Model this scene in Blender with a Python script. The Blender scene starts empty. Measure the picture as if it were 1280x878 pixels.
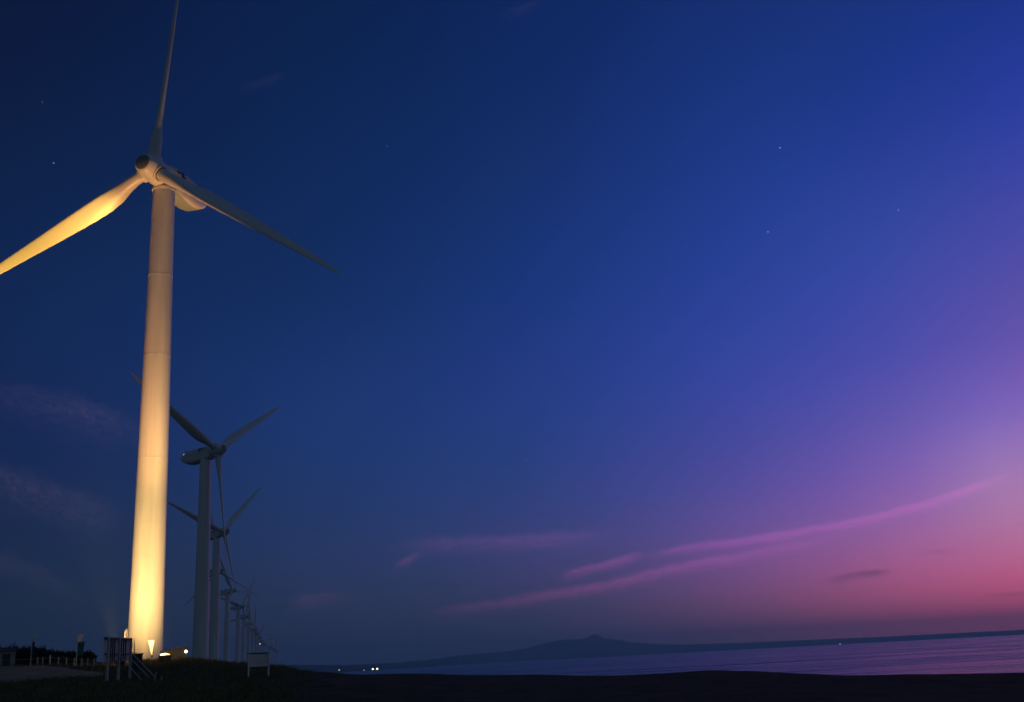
import bpy, bmesh, math, random
import numpy as np
from mathutils import Vector, Matrix

# ------------------------------------------------------------------ camera, sky, sun, exposure
sc = bpy.context.scene
C = sc.collection
R = math.radians
FPX, PITCH, ROLL = 1349.0, R(16.0), R(-3.06)
EYE = Vector((0, 0, 2.0))
CAMROT = Matrix.Rotation(math.pi / 2 + PITCH, 3, 'X') @ Matrix.Rotation(ROLL, 3, 'Z')
cd = bpy.data.cameras.new('camera')
cam = bpy.data.objects.new('camera', cd)
C.objects.link(cam)
cd.sensor_width = 36.0
cd.lens = FPX / 1280 * 36.0
cd.clip_start = 0.1
cd.clip_end = 60000
cam.matrix_world = Matrix.Translation(EYE) @ CAMROT.to_4x4()
sc.camera = cam
sc.view_settings.view_transform = 'Standard'
sc.view_settings.look = 'None'
sc.view_settings.exposure = 0.0
sc.view_settings.gamma = 1.0
sc.cycles.use_denoising = True
sc.cycles.volume_bounces = 4
sc.cycles.max_bounces = 5
sc.cycles.sample_clamp_indirect = 4.0

def ray(x, y):
    d = CAMROT @ Vector(((x - 640) / FPX, (439 - y) / FPX, -1.0))
    return d.normalized()
def at(x, y, dist):                       # point seen at photo pixel (x, y), at that ground distance
    d = ray(x, y)
    return EYE + d * (dist / math.hypot(d.x, d.y))
def azel(x, y):
    d = ray(x, y)
    return math.degrees(math.atan2(d.x, d.y)), math.degrees(math.asin(d.z))
def az_of(x):                             # azimuth of a photo column at the horizon
    return azel(x, 826.4 - (x - 640) * 0.0535)[0]

#<SKY>
SKY_AZ=[-32, -28, -24, -20, -16, -12, -8, -4, 0, 4, 8, 12, 16, 20, 24, 28, 32, 36]
SKY_EL=[0, 1, 2, 3, 4.5, 6, 8, 10.5, 14, 19, 25, 32, 40, 55]
SKY=[[[0.00538,0.01863,0.03662],[0.00503,0.01822,0.03866],[0.00469,0.0178,0.04089],[0.00435,0.01736,0.0433],[0.00387,0.0167,0.04716],[0.0034,0.01602,0.05108],[0.00285,0.01517,0.05603],[0.00231,0.01434,0.06138],[0.00181,0.01376,0.06652],[0.00137,0.01331,0.06372],[0.00102,0.00882,0.04697],[0.00073,0.00547,0.03511],[0.00046,0.00464,0.03148],[0.00022,0.00357,0.02912]],[[0.00655,0.02119,0.04036],[0.00616,0.02077,0.04283],[0.00576,0.02033,0.04572],[0.00536,0.01986,0.04917],[0.00475,0.01912,0.05518],[0.00411,0.01828,0.06092],[0.00332,0.01703,0.06727],[0.00259,0.01592,0.07421],[0.00203,0.01553,0.08156],[0.00153,0.01627,0.08034],[0.00112,0.01019,0.0532],[0.00079,0.00606,0.03842],[0.0005,0.00526,0.03509],[0.00024,0.00397,0.03206]],[[0.00797,0.0241,0.04525],[0.00752,0.02372,0.04823],[0.00707,0.02332,0.05168],[0.00662,0.02285,0.05609],[0.00589,0.02209,0.06499],[0.00507,0.0213,0.07273],[0.00405,0.01977,0.08044],[0.0031,0.01848,0.08908],[0.00239,0.01804,0.09704],[0.00171,0.01854,0.09318],[0.00119,0.01214,0.06154],[0.00084,0.00715,0.04453],[0.00053,0.00613,0.0399],[0.00026,0.00444,0.03547]],[[0.00962,0.02722,0.05244],[0.0091,0.0269,0.05674],[0.00858,0.02656,0.06162],[0.00804,0.02619,0.06707],[0.00718,0.02558,0.07602],[0.00628,0.02487,0.08508],[0.00515,0.02385,0.0959],[0.00405,0.02277,0.10644],[0.00301,0.02171,0.11306],[0.00192,0.02001,0.10031],[0.00125,0.01394,0.0716],[0.00087,0.00888,0.05263],[0.00057,0.00728,0.04614],[0.00028,0.00499,0.03937]],[[0.01166,0.03057,0.06002],[0.01114,0.03038,0.06574],[0.01063,0.03021,0.07225],[0.01011,0.03005,0.07948],[0.00922,0.02975,0.09108],[0.00814,0.02931,0.10228],[0.00661,0.02859,0.11476],[0.00522,0.02783,0.12686],[0.00404,0.02621,0.13281],[0.00216,0.0213,0.10701],[0.00132,0.01581,0.08273],[0.00091,0.011,0.06164],[0.0006,0.0087,0.05375],[0.00031,0.0056,0.04375]],[[0.0142,0.03395,0.06646],[0.0137,0.03386,0.07348],[0.01329,0.0339,0.08196],[0.01307,0.03414,0.0925],[0.01289,0.03464,0.11111],[0.0115,0.0343,0.12626],[0.00837,0.03315,0.13625],[0.00609,0.03282,0.14646],[0.00613,0.03216,0.1657],[0.00234,0.02199,0.1089],[0.00146,0.01819,0.09782],[0.00098,0.01325,0.07157],[0.00065,0.01024,0.06232],[0.00034,0.00626,0.04858]],[[0.01783,0.03755,0.07241],[0.01749,0.03754,0.08111],[0.01733,0.03769,0.09181],[0.01731,0.03802,0.10473],[0.017,0.03854,0.12655],[0.01515,0.03844,0.14516],[0.01115,0.03761,0.15917],[0.00815,0.03708,0.17156],[0.00733,0.03514,0.1853],[0.00294,0.02492,0.12863],[0.00181,0.02007,0.10891],[0.00104,0.01456,0.0804],[0.0007,0.01165,0.07114],[0.00038,0.00696,0.05377]],[[0.02282,0.0415,0.07692],[0.02264,0.04138,0.08698],[0.02312,0.04148,0.10042],[0.02411,0.04181,0.11746],[0.02476,0.04239,0.14542],[0.02196,0.04253,0.16768],[0.01535,0.04193,0.18452],[0.01064,0.04048,0.19653],[0.00864,0.03645,0.20155],[0.00377,0.02903,0.162],[0.00261,0.02214,0.11978],[0.00112,0.01506,0.08916],[0.0008,0.01285,0.08002],[0.00043,0.00768,0.05925]],[[0.0329,0.04708,0.08442],[0.03214,0.04673,0.09478],[0.033,0.04666,0.11086],[0.03744,0.04722,0.13804],[0.04498,0.04865,0.18245],[0.03831,0.04848,0.2047],[0.02151,0.04696,0.21517],[0.01231,0.04451,0.22146],[0.01334,0.03945,0.23496],[0.00412,0.03189,0.19345],[0.00425,0.02562,0.13933],[0.00127,0.01605,0.1018],[0.00095,0.01399,0.08911],[0.00049,0.00841,0.06493]],[[0.06324,0.05666,0.1064],[0.06488,0.05682,0.12296],[0.06697,0.05716,0.14415],[0.06834,0.05759,0.16945],[0.06531,0.05787,0.20923],[0.05435,0.05705,0.24041],[0.03638,0.0543,0.26155],[0.02336,0.05014,0.27145],[0.01566,0.04447,0.27309],[0.00749,0.03742,0.23232],[0.00517,0.02772,0.16496],[0.00172,0.01796,0.11794],[0.00121,0.01514,0.09808],[0.00057,0.00914,0.07075]],[[0.11846,0.06886,0.12827],[0.12646,0.06939,0.14961],[0.13842,0.07043,0.18074],[0.1443,0.07211,0.22128],[0.12608,0.07358,0.2782],[0.09426,0.07131,0.3096],[0.0601,0.06358,0.31769],[0.03801,0.05653,0.32087],[0.02198,0.05143,0.32381],[0.0116,0.04251,0.27086],[0.00642,0.03121,0.20171],[0.00257,0.02082,0.1376],[0.0016,0.01635,0.10672],[0.00067,0.00985,0.07667]],[[0.22114,0.08475,0.15913],[0.24078,0.08601,0.18612],[0.26297,0.08787,0.22473],[0.26849,0.09035,0.27415],[0.22328,0.09209,0.34182],[0.15854,0.08782,0.37509],[0.09581,0.07456,0.37303],[0.05893,0.06458,0.36959],[0.03181,0.05851,0.37623],[0.01566,0.04807,0.30978],[0.00776,0.03579,0.24138],[0.00403,0.02369,0.1554],[0.0021,0.0176,0.11517],[0.00077,0.01055,0.08269]],[[0.3703,0.10343,0.19497],[0.41538,0.10508,0.22245],[0.45395,0.10703,0.25783],[0.43186,0.1108,0.30295],[0.33289,0.11427,0.36988],[0.24166,0.10778,0.41582],[0.15664,0.09047,0.44131],[0.09029,0.07756,0.41904],[0.04271,0.06237,0.40546],[0.02341,0.05586,0.35672],[0.00889,0.03868,0.25971],[0.00496,0.02599,0.17251],[0.00256,0.01877,0.12339],[0.0009,0.01124,0.08887]],[[0.55272,0.11652,0.22325],[0.6185,0.11988,0.2507],[0.65499,0.12579,0.28705],[0.61341,0.13519,0.33318],[0.47395,0.14902,0.40387],[0.35609,0.14806,0.45939],[0.24306,0.12337,0.50368],[0.13596,0.09936,0.45951],[0.06156,0.06647,0.42716],[0.03275,0.06587,0.38951],[0.00926,0.03528,0.26799],[0.00535,0.02786,0.18616],[0.00289,0.01966,0.13086],[0.00103,0.01192,0.09527]],[[0.67684,0.12848,0.24938],[0.82721,0.12998,0.26675],[0.89063,0.13816,0.30461],[0.7524,0.15718,0.36324],[0.58729,0.19598,0.427],[0.49901,0.22173,0.48112],[0.3761,0.21007,0.54466],[0.19959,0.12181,0.55508],[0.09895,0.07288,0.42068],[0.04699,0.06812,0.39071],[0.01051,0.03703,0.31136],[0.00533,0.02734,0.18743],[0.00311,0.02017,0.13733],[0.00119,0.01259,0.10201]],[[0.83405,0.15498,0.28043],[0.84544,0.16234,0.30711],[0.83046,0.17291,0.33857],[0.78493,0.18673,0.37391],[0.68714,0.20949,0.42829],[0.5844,0.223,0.47894],[0.43821,0.20285,0.53195],[0.26667,0.13563,0.53876],[0.1435,0.08394,0.41084],[0.06109,0.06717,0.41074],[0.01207,0.03979,0.36251],[0.00513,0.02536,0.18237],[0.00333,0.02052,0.14385],[0.00136,0.0133,0.10922]],[[0.89255,0.17563,0.30434],[0.86967,0.18093,0.3278],[0.83508,0.18665,0.35289],[0.78868,0.19211,0.37903],[0.70111,0.19744,0.4181],[0.60057,0.19545,0.4532],[0.46255,0.17734,0.48525],[0.31183,0.13959,0.48738],[0.17221,0.09657,0.4355],[0.06606,0.06777,0.41859],[0.0153,0.04071,0.33993],[0.00582,0.0258,0.19126],[0.00368,0.02107,0.15213],[0.00156,0.01405,0.11704]],[[0.92397,0.18463,0.31789],[0.88368,0.1864,0.33727],[0.83654,0.18762,0.35707],[0.78306,0.1879,0.37682],[0.69343,0.18565,0.40505],[0.59747,0.17919,0.42948],[0.4704,0.16376,0.45202],[0.33022,0.1377,0.45958],[0.18688,0.10309,0.44153],[0.07216,0.07009,0.41263],[0.02012,0.04329,0.32689],[0.00743,0.02805,0.20935],[0.00426,0.02207,0.16299],[0.0018,0.01488,0.12558]]]
#</SKY>

world = bpy.data.worlds.new('World')
sc.world = world
world.use_nodes = True
wt = world.node_tree
wt.nodes.clear()
class NG:
    """small helper for node graphs"""
    def __init__(s, nt): s.t = nt
    def n(s, typ, **kw):
        k = s.t.nodes.new(typ)
        for a, b in kw.items(): setattr(k, a, b)
        return k
    def put(s, sock, v):
        if hasattr(v, 'is_output') or isinstance(v, bpy.types.NodeSocket): s.t.links.new(v, sock)
        elif v is not None: sock.default_value = v
    def m(s, op, a, b=None, c=None, clamp=False):
        k = s.n('ShaderNodeMath', operation=op, use_clamp=clamp)
        for i, v in enumerate((a, b, c)):
            if v is not None: s.put(k.inputs[i], v)
        return k.outputs[0]
    def mixc(s, fac, a, b, mode='MIX'):
        k = s.n('ShaderNodeMix', data_type='RGBA', blend_type=mode)
        s.put(k.inputs[0], fac); s.put(k.inputs[6], a); s.put(k.inputs[7], b)
        return k.outputs[2]
    def ramp(s, fac, stops, interp='LINEAR'):
        k = s.n('ShaderNodeValToRGB')
        r = k.color_ramp; r.interpolation = interp
        while len(r.elements) < len(stops): r.elements.new(1.0)
        for e, (p, c) in zip(r.elements, stops):
            e.position = p
            e.color = (c[0], c[1], c[2], 1) if hasattr(c, '__len__') else (c, c, c, 1)
        s.put(k.inputs[0], fac)
        return k.outputs[0]
    def mr(s, v, a, b, c, d, smooth=False):
        k = s.n('ShaderNodeMapRange', interpolation_type='SMOOTHSTEP' if smooth else 'LINEAR')
        for i, q in enumerate((v, a, b, c, d)): s.put(k.inputs[i], q)
        return k.outputs[0]
    def noise(s, vec, scale, detail=3, rough=.5, dist=0):
        k = s.n('ShaderNodeTexNoise')
        s.put(k.inputs['Vector'], vec); s.put(k.inputs['Scale'], scale); s.put(k.inputs['Detail'], detail)
        s.put(k.inputs['Roughness'], rough); s.put(k.inputs['Distortion'], dist)
        return k.outputs[0]
    def xyz(s, x, y, z):
        k = s.n('ShaderNodeCombineXYZ')
        for i, q in enumerate((x, y, z)): s.put(k.inputs[i], q)
        return k.outputs[0]

W = NG(wt)
tc = W.n('ShaderNodeTexCoord').outputs['Generated']
sp = W.n('ShaderNodeSeparateXYZ'); wt.links.new(tc, sp.inputs[0])
DEG = 180 / math.pi
EL = W.m('MULTIPLY', W.m('ARCSINE', sp.outputs[2]), DEG)
AZ = W.m('MULTIPLY', W.m('ARCTAN2', sp.outputs[0], sp.outputs[1]), DEG)
el01 = W.m('DIVIDE', EL, 60.0, clamp=True)
cols = []
for col in SKY:
    cols.append(W.ramp(el01, [(e / 60.0, c) for e, c in zip(SKY_EL, col)], 'B_SPLINE'))
def scaled(col, k): return W.ramp(el01, [(e / 60.0, [q * w for q, w in zip(c, k)]) for e, c in zip(SKY_EL, col)], 'B_SPLINE')
azs = list(SKY_AZ)
# beyond the picture: past the afterglow, unseen sky brightened as added fill light
def fill_sky(lo, hi): return W.ramp(el01, [(q, [l + (h - l) * (q ** .6) for l, h in zip(lo, hi)]) for q in (0, .08, .2, .4, .7, 1)])
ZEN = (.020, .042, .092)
colx = [(46, scaled(SKY[-1], (.75, .95, .95))), (78, fill_sky((.105, .105, .145), ZEN)), (120, fill_sky((.070, .088, .112), ZEN)), (165, fill_sky((.050, .068, .088), ZEN))]
seq = [(-178, fill_sky((.050, .068, .088), ZEN)), (-120, fill_sky((.046, .064, .085), ZEN)), (-70, fill_sky((.024, .040, .068), (.008, .022, .06)))] + list(zip(azs, cols)) + colx
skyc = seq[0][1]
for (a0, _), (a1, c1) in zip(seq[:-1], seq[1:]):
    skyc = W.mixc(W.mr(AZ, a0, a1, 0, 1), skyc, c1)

# thin high clouds, laid along great streaks of the sky
def streak(base, pts, width, color, amp, seed, fibre=3.0, fray=.6, mode='ADD'):
    """pts: photo columns/rows turned into directions; width in degrees; amp: (position 0..1, strength) list"""
    ae = sorted(azel(*p) for p in pts)
    a0, a1 = ae[0][0], ae[-1][0]
    e0, e1 = min(e for _, e in ae) - 1.0, max(e for _, e in ae) + 1.0
    t = W.m('DIVIDE', W.m('SUBTRACT', AZ, a0), a1 - a0, clamp=True)
    fc = W.n('ShaderNodeFloatCurve')
    cv = fc.mapping.curves[0]
    cv.points[0].location = (0, (ae[0][1] - e0) / (e1 - e0)); cv.points[1].location = (1, (ae[-1][1] - e0) / (e1 - e0))
    for a, e in ae[1:-1]: cv.points.new((a - a0) / (a1 - a0), (e - e0) / (e1 - e0))
    fc.mapping.update()
    wt.links.new(t, fc.inputs[1])
    mid = W.m('MULTIPLY_ADD', fc.outputs[0], e1 - e0, e0)
    warp = W.m('MULTIPLY', W.m('SUBTRACT', W.noise(W.xyz(W.m('MULTIPLY', AZ, .9), W.m('MULTIPLY', EL, 1.6), seed), 1.0, 5, .62), .5), width * 1.5)
    d = W.m('DIVIDE', W.m('ADD', W.m('SUBTRACT', EL, mid), warp), width)
    dd = W.m('MULTIPLY', d, W.mr(W.m('GREATER_THAN', d, 0), 0, 1, .85, 1.7))   # crisp upper edge, frayed lower one
    g = W.m('EXPONENT', W.m('MULTIPLY', W.m('MULTIPLY', dd, dd), -1.0))
    fib = W.noise(W.xyz(W.m('MULTIPLY', AZ, .75), W.m('MULTIPLY', d, fibre * .55), seed + 7), 2.2, 8, .72)
    fib = W.mr(fib, .5 - .2, .5 + .17, 1 - fray, 1.25)
    am = W.ramp(t, amp, 'EASE')
    fine = W.noise(W.xyz(W.m('MULTIPLY', AZ, 2.2), W.m('MULTIPLY_ADD', d, fibre * .9, W.m('MULTIPLY', AZ, .3)), seed + 21), 2.0, 9, .75)
    g = W.m('MULTIPLY', g, W.mr(fine, .36, .64, .35, 1.45))
    inten = W.m('MULTIPLY', W.m('MULTIPLY', g, fib), am)
    if mode == 'ADD':
        k = W.n('ShaderNodeMix', data_type='RGBA', blend_type='ADD')
        W.put(k.inputs[0], inten); W.put(k.inputs[6], base); k.inputs[7].default_value = (*color, 1)
        return k.outputs[2]
    return W.mixc(inten, base, (*color, 1))
PINK = (.145, .020, .085)
skyc = streak(skyc, [(800, 697), (860, 684), (930, 675), (1000, 664), (1080, 649), (1160, 628), (1225, 606), (1275, 588)], .25, PINK, [(0, 0), (.12, .9), (.35, 1.35), (.6, 1.2), (.88, 1.1), (1, 0)], 1.0)
skyc = streak(skyc, [(520, 766), (600, 757), (680, 744), (760, 730), (850, 708), (930, 693), (1010, 678), (1090, 657)], .31, PINK, [(0, 0), (.12, .4), (.4, .95), (.62, 1.05), (.8, .7), (1, 0)], 4.0)
skyc = streak(skyc, [(694, 722), (725, 713), (760, 704), (792, 695), (815, 689)], .26, PINK, [(0, 0), (.25, .95), (.7, 1.0), (1, 0)], 9.0)
skyc = streak(skyc, [(480, 683), (560, 678), (640, 675), (720, 670), (800, 660)], .45, (.085, .022, .06), [(0, 0), (.25, .55), (.6, .75), (1, 0)], 13.0)
skyc = streak(skyc, [(488, 709), (505, 701), (522, 693), (536, 688)], .22, (.12, .025, .06), [(0, 0), (.4, .6), (1, 0)], 15.0)
skyc = streak(skyc, [(355, 752), (385, 749), (420, 745), (460, 742)], .4, (.06, .015, .035), [(0, 0), (.3, .6), (1, 0)], 17.0)
skyc = streak(skyc, [(1022, 728), (1050, 722), (1075, 717), (1125, 713)], .2, (.13, .05, .14), [(0, 0), (.35, .55), (.65, .75), (1, 0)], 19.0, mode='MIX')
skyc = streak(skyc, [(1130, 691), (1170, 689), (1215, 688)], .12, (.2, .06, .16), [(0, 0), (.5, .3), (1, 0)], 21.0, mode='MIX')
skyc = streak(skyc, [(1215, 746), (1250, 743.5), (1300, 741)], .1, (.22, .05, .12), [(0, 0), (.5, .35), (1, .35)], 23.0, mode='MIX')
# dim grey wisps on the left
GREYP = (.030, .018, .022)
skyc = streak(skyc, [(-60, 480), (30, 497), (90, 508), (150, 527), (215, 545)], .85, GREYP, [(0, 0), (.3, .5), (.6, .85), (1, 0)], 31.0, 5, 1.0)
skyc = streak(skyc, [(-80, 565), (0, 594), (50, 612), (110, 634), (170, 652)], 1.0, GREYP, [(0, .3), (.4, .8), (.75, .75), (1, 0)], 37.0, 4, .95)
skyc = streak(skyc, [(-60, 685), (20, 705), (90, 738), (150, 765)], .6, GREYP, [(0, .3), (.4, .5), (1, 0)], 41.0, 4, .9)
skyc = streak(skyc, [(290, 112), (315, 106), (340, 98), (362, 92)], .22, GREYP, [(0, 0), (.6, .35), (1, 0)], 43.0, 5, 1.0)
skyc = streak(skyc, [(618, 22), (640, 14), (668, 4), (690, -3)], 0.3, GREYP, [(0, 0), (.5, .4), (1, 0)], 47.0, 5, 1.0)

# a few early stars
stars = None
for (x, y, br) in [(975, 185, .5), (1123, 263, .42), (960, 290, .5), (67, 204, .4), (658, 575, .22), (484, 183, .12), (53, 128, .12), (760, 95, .07)]:
    d = ray(x, y)
    k = W.n('ShaderNodeVectorMath', operation='DISTANCE')
    wt.links.new(tc, k.inputs[0]); k.inputs[1].default_value = d
    s_ = W.mr(k.outputs['Value'], .0003, .0008, br * .7, 0, True)
    stars = s_ if stars is None else W.m('ADD', stars, s_)
sk = W.n('ShaderNodeMix', data_type='RGBA', blend_type='ADD')
W.put(sk.inputs[0], 1.0); W.put(sk.inputs[6], skyc)
stc = W.n('ShaderNodeVectorMath', operation='SCALE'); stc.inputs[0].default_value = (.8, .85, 1.0); wt.links.new(stars, stc.inputs['Scale'])
wt.links.new(stc.outputs[0], sk.inputs[7])
bg = W.n('ShaderNodeBackground'); bg.inputs[1].default_value = 1.0
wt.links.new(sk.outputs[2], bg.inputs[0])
# the physical sky of the hour, sun just under the horizon to the right
SUN_AZ = 46.0
nish = W.n('ShaderNodeTexSky'); nish.sky_type = 'NISHITA'; nish.sun_disc = False
nish.sun_elevation = R(-3.0); nish.sun_rotation = R(SUN_AZ)
bg2 = W.n('ShaderNodeBackground'); bg2.inputs[1].default_value = 0.05
wt.links.new(nish.outputs[0], bg2.inputs[0])
addn = W.n('ShaderNodeAddShader')
wt.links.new(bg.outputs[0], addn.inputs[0]); wt.links.new(bg2.outputs[0], addn.inputs[1])
wo = W.n('ShaderNodeOutputWorld')
wt.links.new(addn.outputs[0], wo.inputs[0])
world.cycles.sampling_method = 'MANUAL'
world.cycles.sample_map_resolution = 1024

# last glow of the sun that has set (very weak, wide)
sl = bpy.data.lights.new('afterglow_sun', 'SUN')
sl.energy = 0.015; sl.angle = R(25); sl.color = (1.0, .7, .75)
so = bpy.data.objects.new('afterglow_sun', sl); C.objects.link(so)
sd = Vector((math.sin(R(SUN_AZ)) * math.cos(R(4)), math.cos(R(SUN_AZ)) * math.cos(R(4)), math.sin(R(4))))
so.rotation_euler = (-sd).to_track_quat('-Z', 'Y').to_euler()

# ------------------------------------------------------------------ mesh helpers
class MB:
    def __init__(s): s.v, s.f, s.mi, s.sm = [], [], [], []
    def add(s, vs, fs, mi=0, smooth=False):
        o = len(s.v); s.v += [tuple(v) for v in vs]
        for f in fs: s.f.append([i + o for i in f]); s.mi.append(mi); s.sm.append(smooth)
        return s
    def box(s, c, size, rot=None, mi=0, bev=0.0):
        x, y, z = (q / 2 for q in size); c = Vector(c)
        rot = rot or Matrix.Identity(3)
        if bev > 0:
            bm = bmesh.new(); bmesh.ops.create_cube(bm, size=1.0)
            for v in bm.verts: v.co = Vector((v.co.x * size[0], v.co.y * size[1], v.co.z * size[2]))
            bmesh.ops.bevel(bm, geom=list(bm.edges), offset=bev, segments=2, affect='EDGES', profile=.6)
            bm.verts.index_update()
            s.add([c + rot @ v.co for v in bm.verts], [[v.index for v in f.verts] for f in bm.faces], mi)
            bm.free(); return s
        vs = [c + rot @ Vector((a * x, b * y, d * z)) for a in (-1, 1) for b in (-1, 1) for d in (-1, 1)]
        return s.add(vs, [(0, 1, 3, 2), (4, 6, 7, 5), (0, 4, 5, 1), (2, 3, 7, 6), (0, 2, 6, 4), (1, 5, 7, 3)], mi)
    def beam(s, p0, p1, w, h, mi=0):
        p0, p1 = Vector(p0), Vector(p1); d = p1 - p0
        rot = d.to_track_quat('Z', 'Y').to_matrix()
        return s.box((p0 + p1) / 2, (w, h, d.length), rot, mi)
    def tube(s, p0, p1, r0, r1=None, n=12, mi=0, caps=True):
        r1 = r0 if r1 is None else r1
        p0, p1 = Vector(p0), Vector(p1); rot = (p1 - p0).to_track_quat('Z', 'Y').to_matrix()
        vs = []
        for p, r in ((p0, r0), (p1, r1)):
            vs += [p + rot @ Vector((r * math.cos(2 * math.pi * i / n), r * math.sin(2 * math.pi * i / n), 0)) for i in range(n)]
        s.add(vs, [(i, (i + 1) % n, n + (i + 1) % n, n + i) for i in range(n)], mi, True)
        if caps: s.add(vs[:n], [list(range(n))[::-1]], mi); s.add(vs[n:], [list(range(n))], mi)
        return s
    def lathe(s, prof, n=32, axis='Z', mi=0, off=(0, 0, 0), cap0=True, cap1=True):
        vs = []; off = Vector(off)
        for (h, r) in prof:
            for i in range(n):
                a = 2 * math.pi * i / n
                q = (r * math.cos(a), r * math.sin(a), h) if axis == 'Z' else (h, r * math.cos(a), r * math.sin(a))
                vs.append(off + Vector(q))
        k = len(prof)
        s.add(vs, [(j * n + i, j * n + (i + 1) % n, (j + 1) * n + (i + 1) % n, (j + 1) * n + i) for j in range(k - 1) for i in range(n)], mi, True)
        if cap0: s.add(vs[:n], [list(range(n))[::-1]], mi)
        if cap1: s.add(vs[-n:], [list(range(n))], mi)
        return s
    def loft(s, rings, closed=True, caps=True, mi=0, smooth=True):
        n = len(rings[0]); vs = [v for r in rings for v in r]
        m_ = n if closed else n - 1
        s.add(vs, [(j * n + i, j * n + (i + 1) % n, (j + 1) * n + (i + 1) % n, (j + 1) * n + i) for j in range(len(rings) - 1) for i in range(m_)], mi, smooth)
        if caps: s.add(rings[0], [list(range(n))[::-1]], mi); s.add(rings[-1], [list(range(n))], mi)
        return s
    def mesh(s, name, mats):
        me = bpy.data.meshes.new(name)
        me.from_pydata(s.v, [], s.f)
        for m_ in (mats if isinstance(mats, (list, tuple)) else [mats]): me.materials.append(m_)
        me.polygons.foreach_set('material_index', s.mi)
        me.polygons.foreach_set('use_smooth', s.sm)
        bm = bmesh.new(); bm.from_mesh(me)
        bmesh.ops.remove_doubles(bm, verts=bm.verts, dist=1e-5)
        bmesh.ops.recalc_face_normals(bm, faces=bm.faces)
        for e in bm.edges:
            if len(e.link_faces) == 2 and e.calc_face_angle(0) > R(38): e.smooth = False
        bm.to_mesh(me); bm.free()
        me.update()
        return me
    def build(s, name, mats, parent=None, loc=None, label=None):
        o = bpy.data.objects.new(name, s.mesh(name, mats)); C.objects.link(o)
        if parent: o.parent = parent
        if loc is not None: o.location = loc
        if label: o['label'] = label
        return o
def thing(name, label, cat, loc=(0, 0, 0), rz=0, group=None):
    o = bpy.data.objects.new(name, None); C.objects.link(o)
    o.location = loc; o.rotation_euler = (0, 0, rz); o.empty_display_size = .5
    o['label'] = label; o['category'] = cat
    if group: o['group'] = group
    return o
def tag(o, label, cat, group=None):
    o['label'] = label; o['category'] = cat
    if group: o['group'] = group
    return o
def kind(o, k): o['kind'] = k; return o
def copy_tree(o, parent=None):
    c = o.copy(); C.objects.link(c)
    if parent: c.parent = parent
    for ch in list(o.children): copy_tree(ch, c)
    return c

# ------------------------------------------------------------------ materials
def mat(name, color, rough=.6, var=.0, vscale=3.0, metal=0.0, bump=0.0, bscale=20.0, color2=None, spec=.5, stretch=(1, 1, 1)):
    m_ = bpy.data.materials.new(name); m_.use_nodes = True
    g = NG(m_.node_tree); b = m_.node_tree.nodes['Principled BSDF']
    b.inputs['Roughness'].default_value = rough; b.inputs['Metallic'].default_value = metal
    b.inputs['Specular IOR Level'].default_value = spec
    tcn = g.n('ShaderNodeTexCoord').outputs['Object']
    mp = g.n('ShaderNodeMapping'); m_.node_tree.links.new(tcn, mp.inputs[0]); mp.inputs['Scale'].default_value = stretch
    if var > 0 or color2:
        nz = g.noise(mp.outputs[0], vscale, 6, .6)
        f_ = g.mr(nz, .32, .68, 0, 1)
        c2 = color2 or tuple(q * (1 - var) for q in color)
        m_.node_tree.links.new(g.mixc(f_, (*c2, 1), (*color, 1)), b.inputs['Base Color'])
    else: b.inputs['Base Color'].default_value = (*color, 1)
    if bump > 0:
        bp = g.n('ShaderNodeBump'); bp.inputs['Strength'].default_value = bump; bp.inputs['Distance'].default_value = .05
        m_.node_tree.links.new(g.noise(mp.outputs[0], bscale, 4, .6), bp.inputs['Height'])
        m_.node_tree.links.new(bp.outputs[0], b.inputs['Normal'])
    return m_
def emit(name, color, strength):
    m_ = bpy.data.materials.new(name); m_.use_nodes = True
    b = m_.node_tree.nodes['Principled BSDF']
    b.inputs['Base Color'].default_value = (.8, .8, .8, 1)
    b.inputs['Emission Color'].default_value = (*color, 1); b.inputs['Emission Strength'].default_value = strength
    return m_
M = {}
M['tower'] = mat('tower_paint', (.76, .76, .74), .42, .2, .9, bump=.05, bscale=6, stretch=(1, 1, .07))
M['blade'] = mat('blade_gelcoat', (.68, .68, .66), .38, .12, .5, stretch=(1, 1, .15))
M['nacelle'] = mat('nacelle_shell', (.70, .70, .68), .42, .12, 1.2)
M['hood'] = mat('nacelle_hood', (.66, .66, .65), .42, .12, 1.2)
M['cap'] = mat('nose_cap_rubber', (.22, .23, .21), .6, .3, 3)
M['black'] = mat('black_metal', (.02, .02, .022), .5)
M['seam'] = mat('dark_gap', (.03, .03, .03), .8)
M['steel'] = mat('galvanised_steel', (.35, .36, .37), .45, .25, 4, metal=.6)
M['conc'] = mat('concrete', (.32, .31, .29), .85, .3, 2, bump=.3, bscale=14)
M['whitewood'] = mat('white_painted_wood', (.86, .85, .82), .7, .12, 3, bump=.2, bscale=12)
M['weathered'] = mat('weathered_post', (.56, .52, .44), .85, .35, 5, bump=.3, bscale=18)
M['dark'] = mat('dark_painted_metal', (.03, .032, .035), .6, .3, 2)
M['shed'] = mat('dark_green_siding', (.018, .02, .012), .7, .35, 2, bump=.2)
M['grey'] = mat('grey_siding', (.30, .31, .33), .7, .25, 1.5, bump=.2)
M['board'] = mat('board_face', (.76, .75, .68), .65, .3, 1.3)
M['teal'] = mat('teal_cloth', (.010, .085, .095), .85, .25, 4)
M['cloth'] = mat('white_cloth', (.78, .77, .74), .85, .12, 4)
M['bark'] = mat('bark', (.05, .04, .03), .9, .4, 6)
M['stem'] = mat('twig', (.04, .035, .025), .9)
M['roof'] = mat('dark_roof_tile', (.06, .06, .065), .7, .3, 2)
M['wallw'] = mat('pale_house_wall', (.40, .39, .37), .8, .2, .5)
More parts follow.
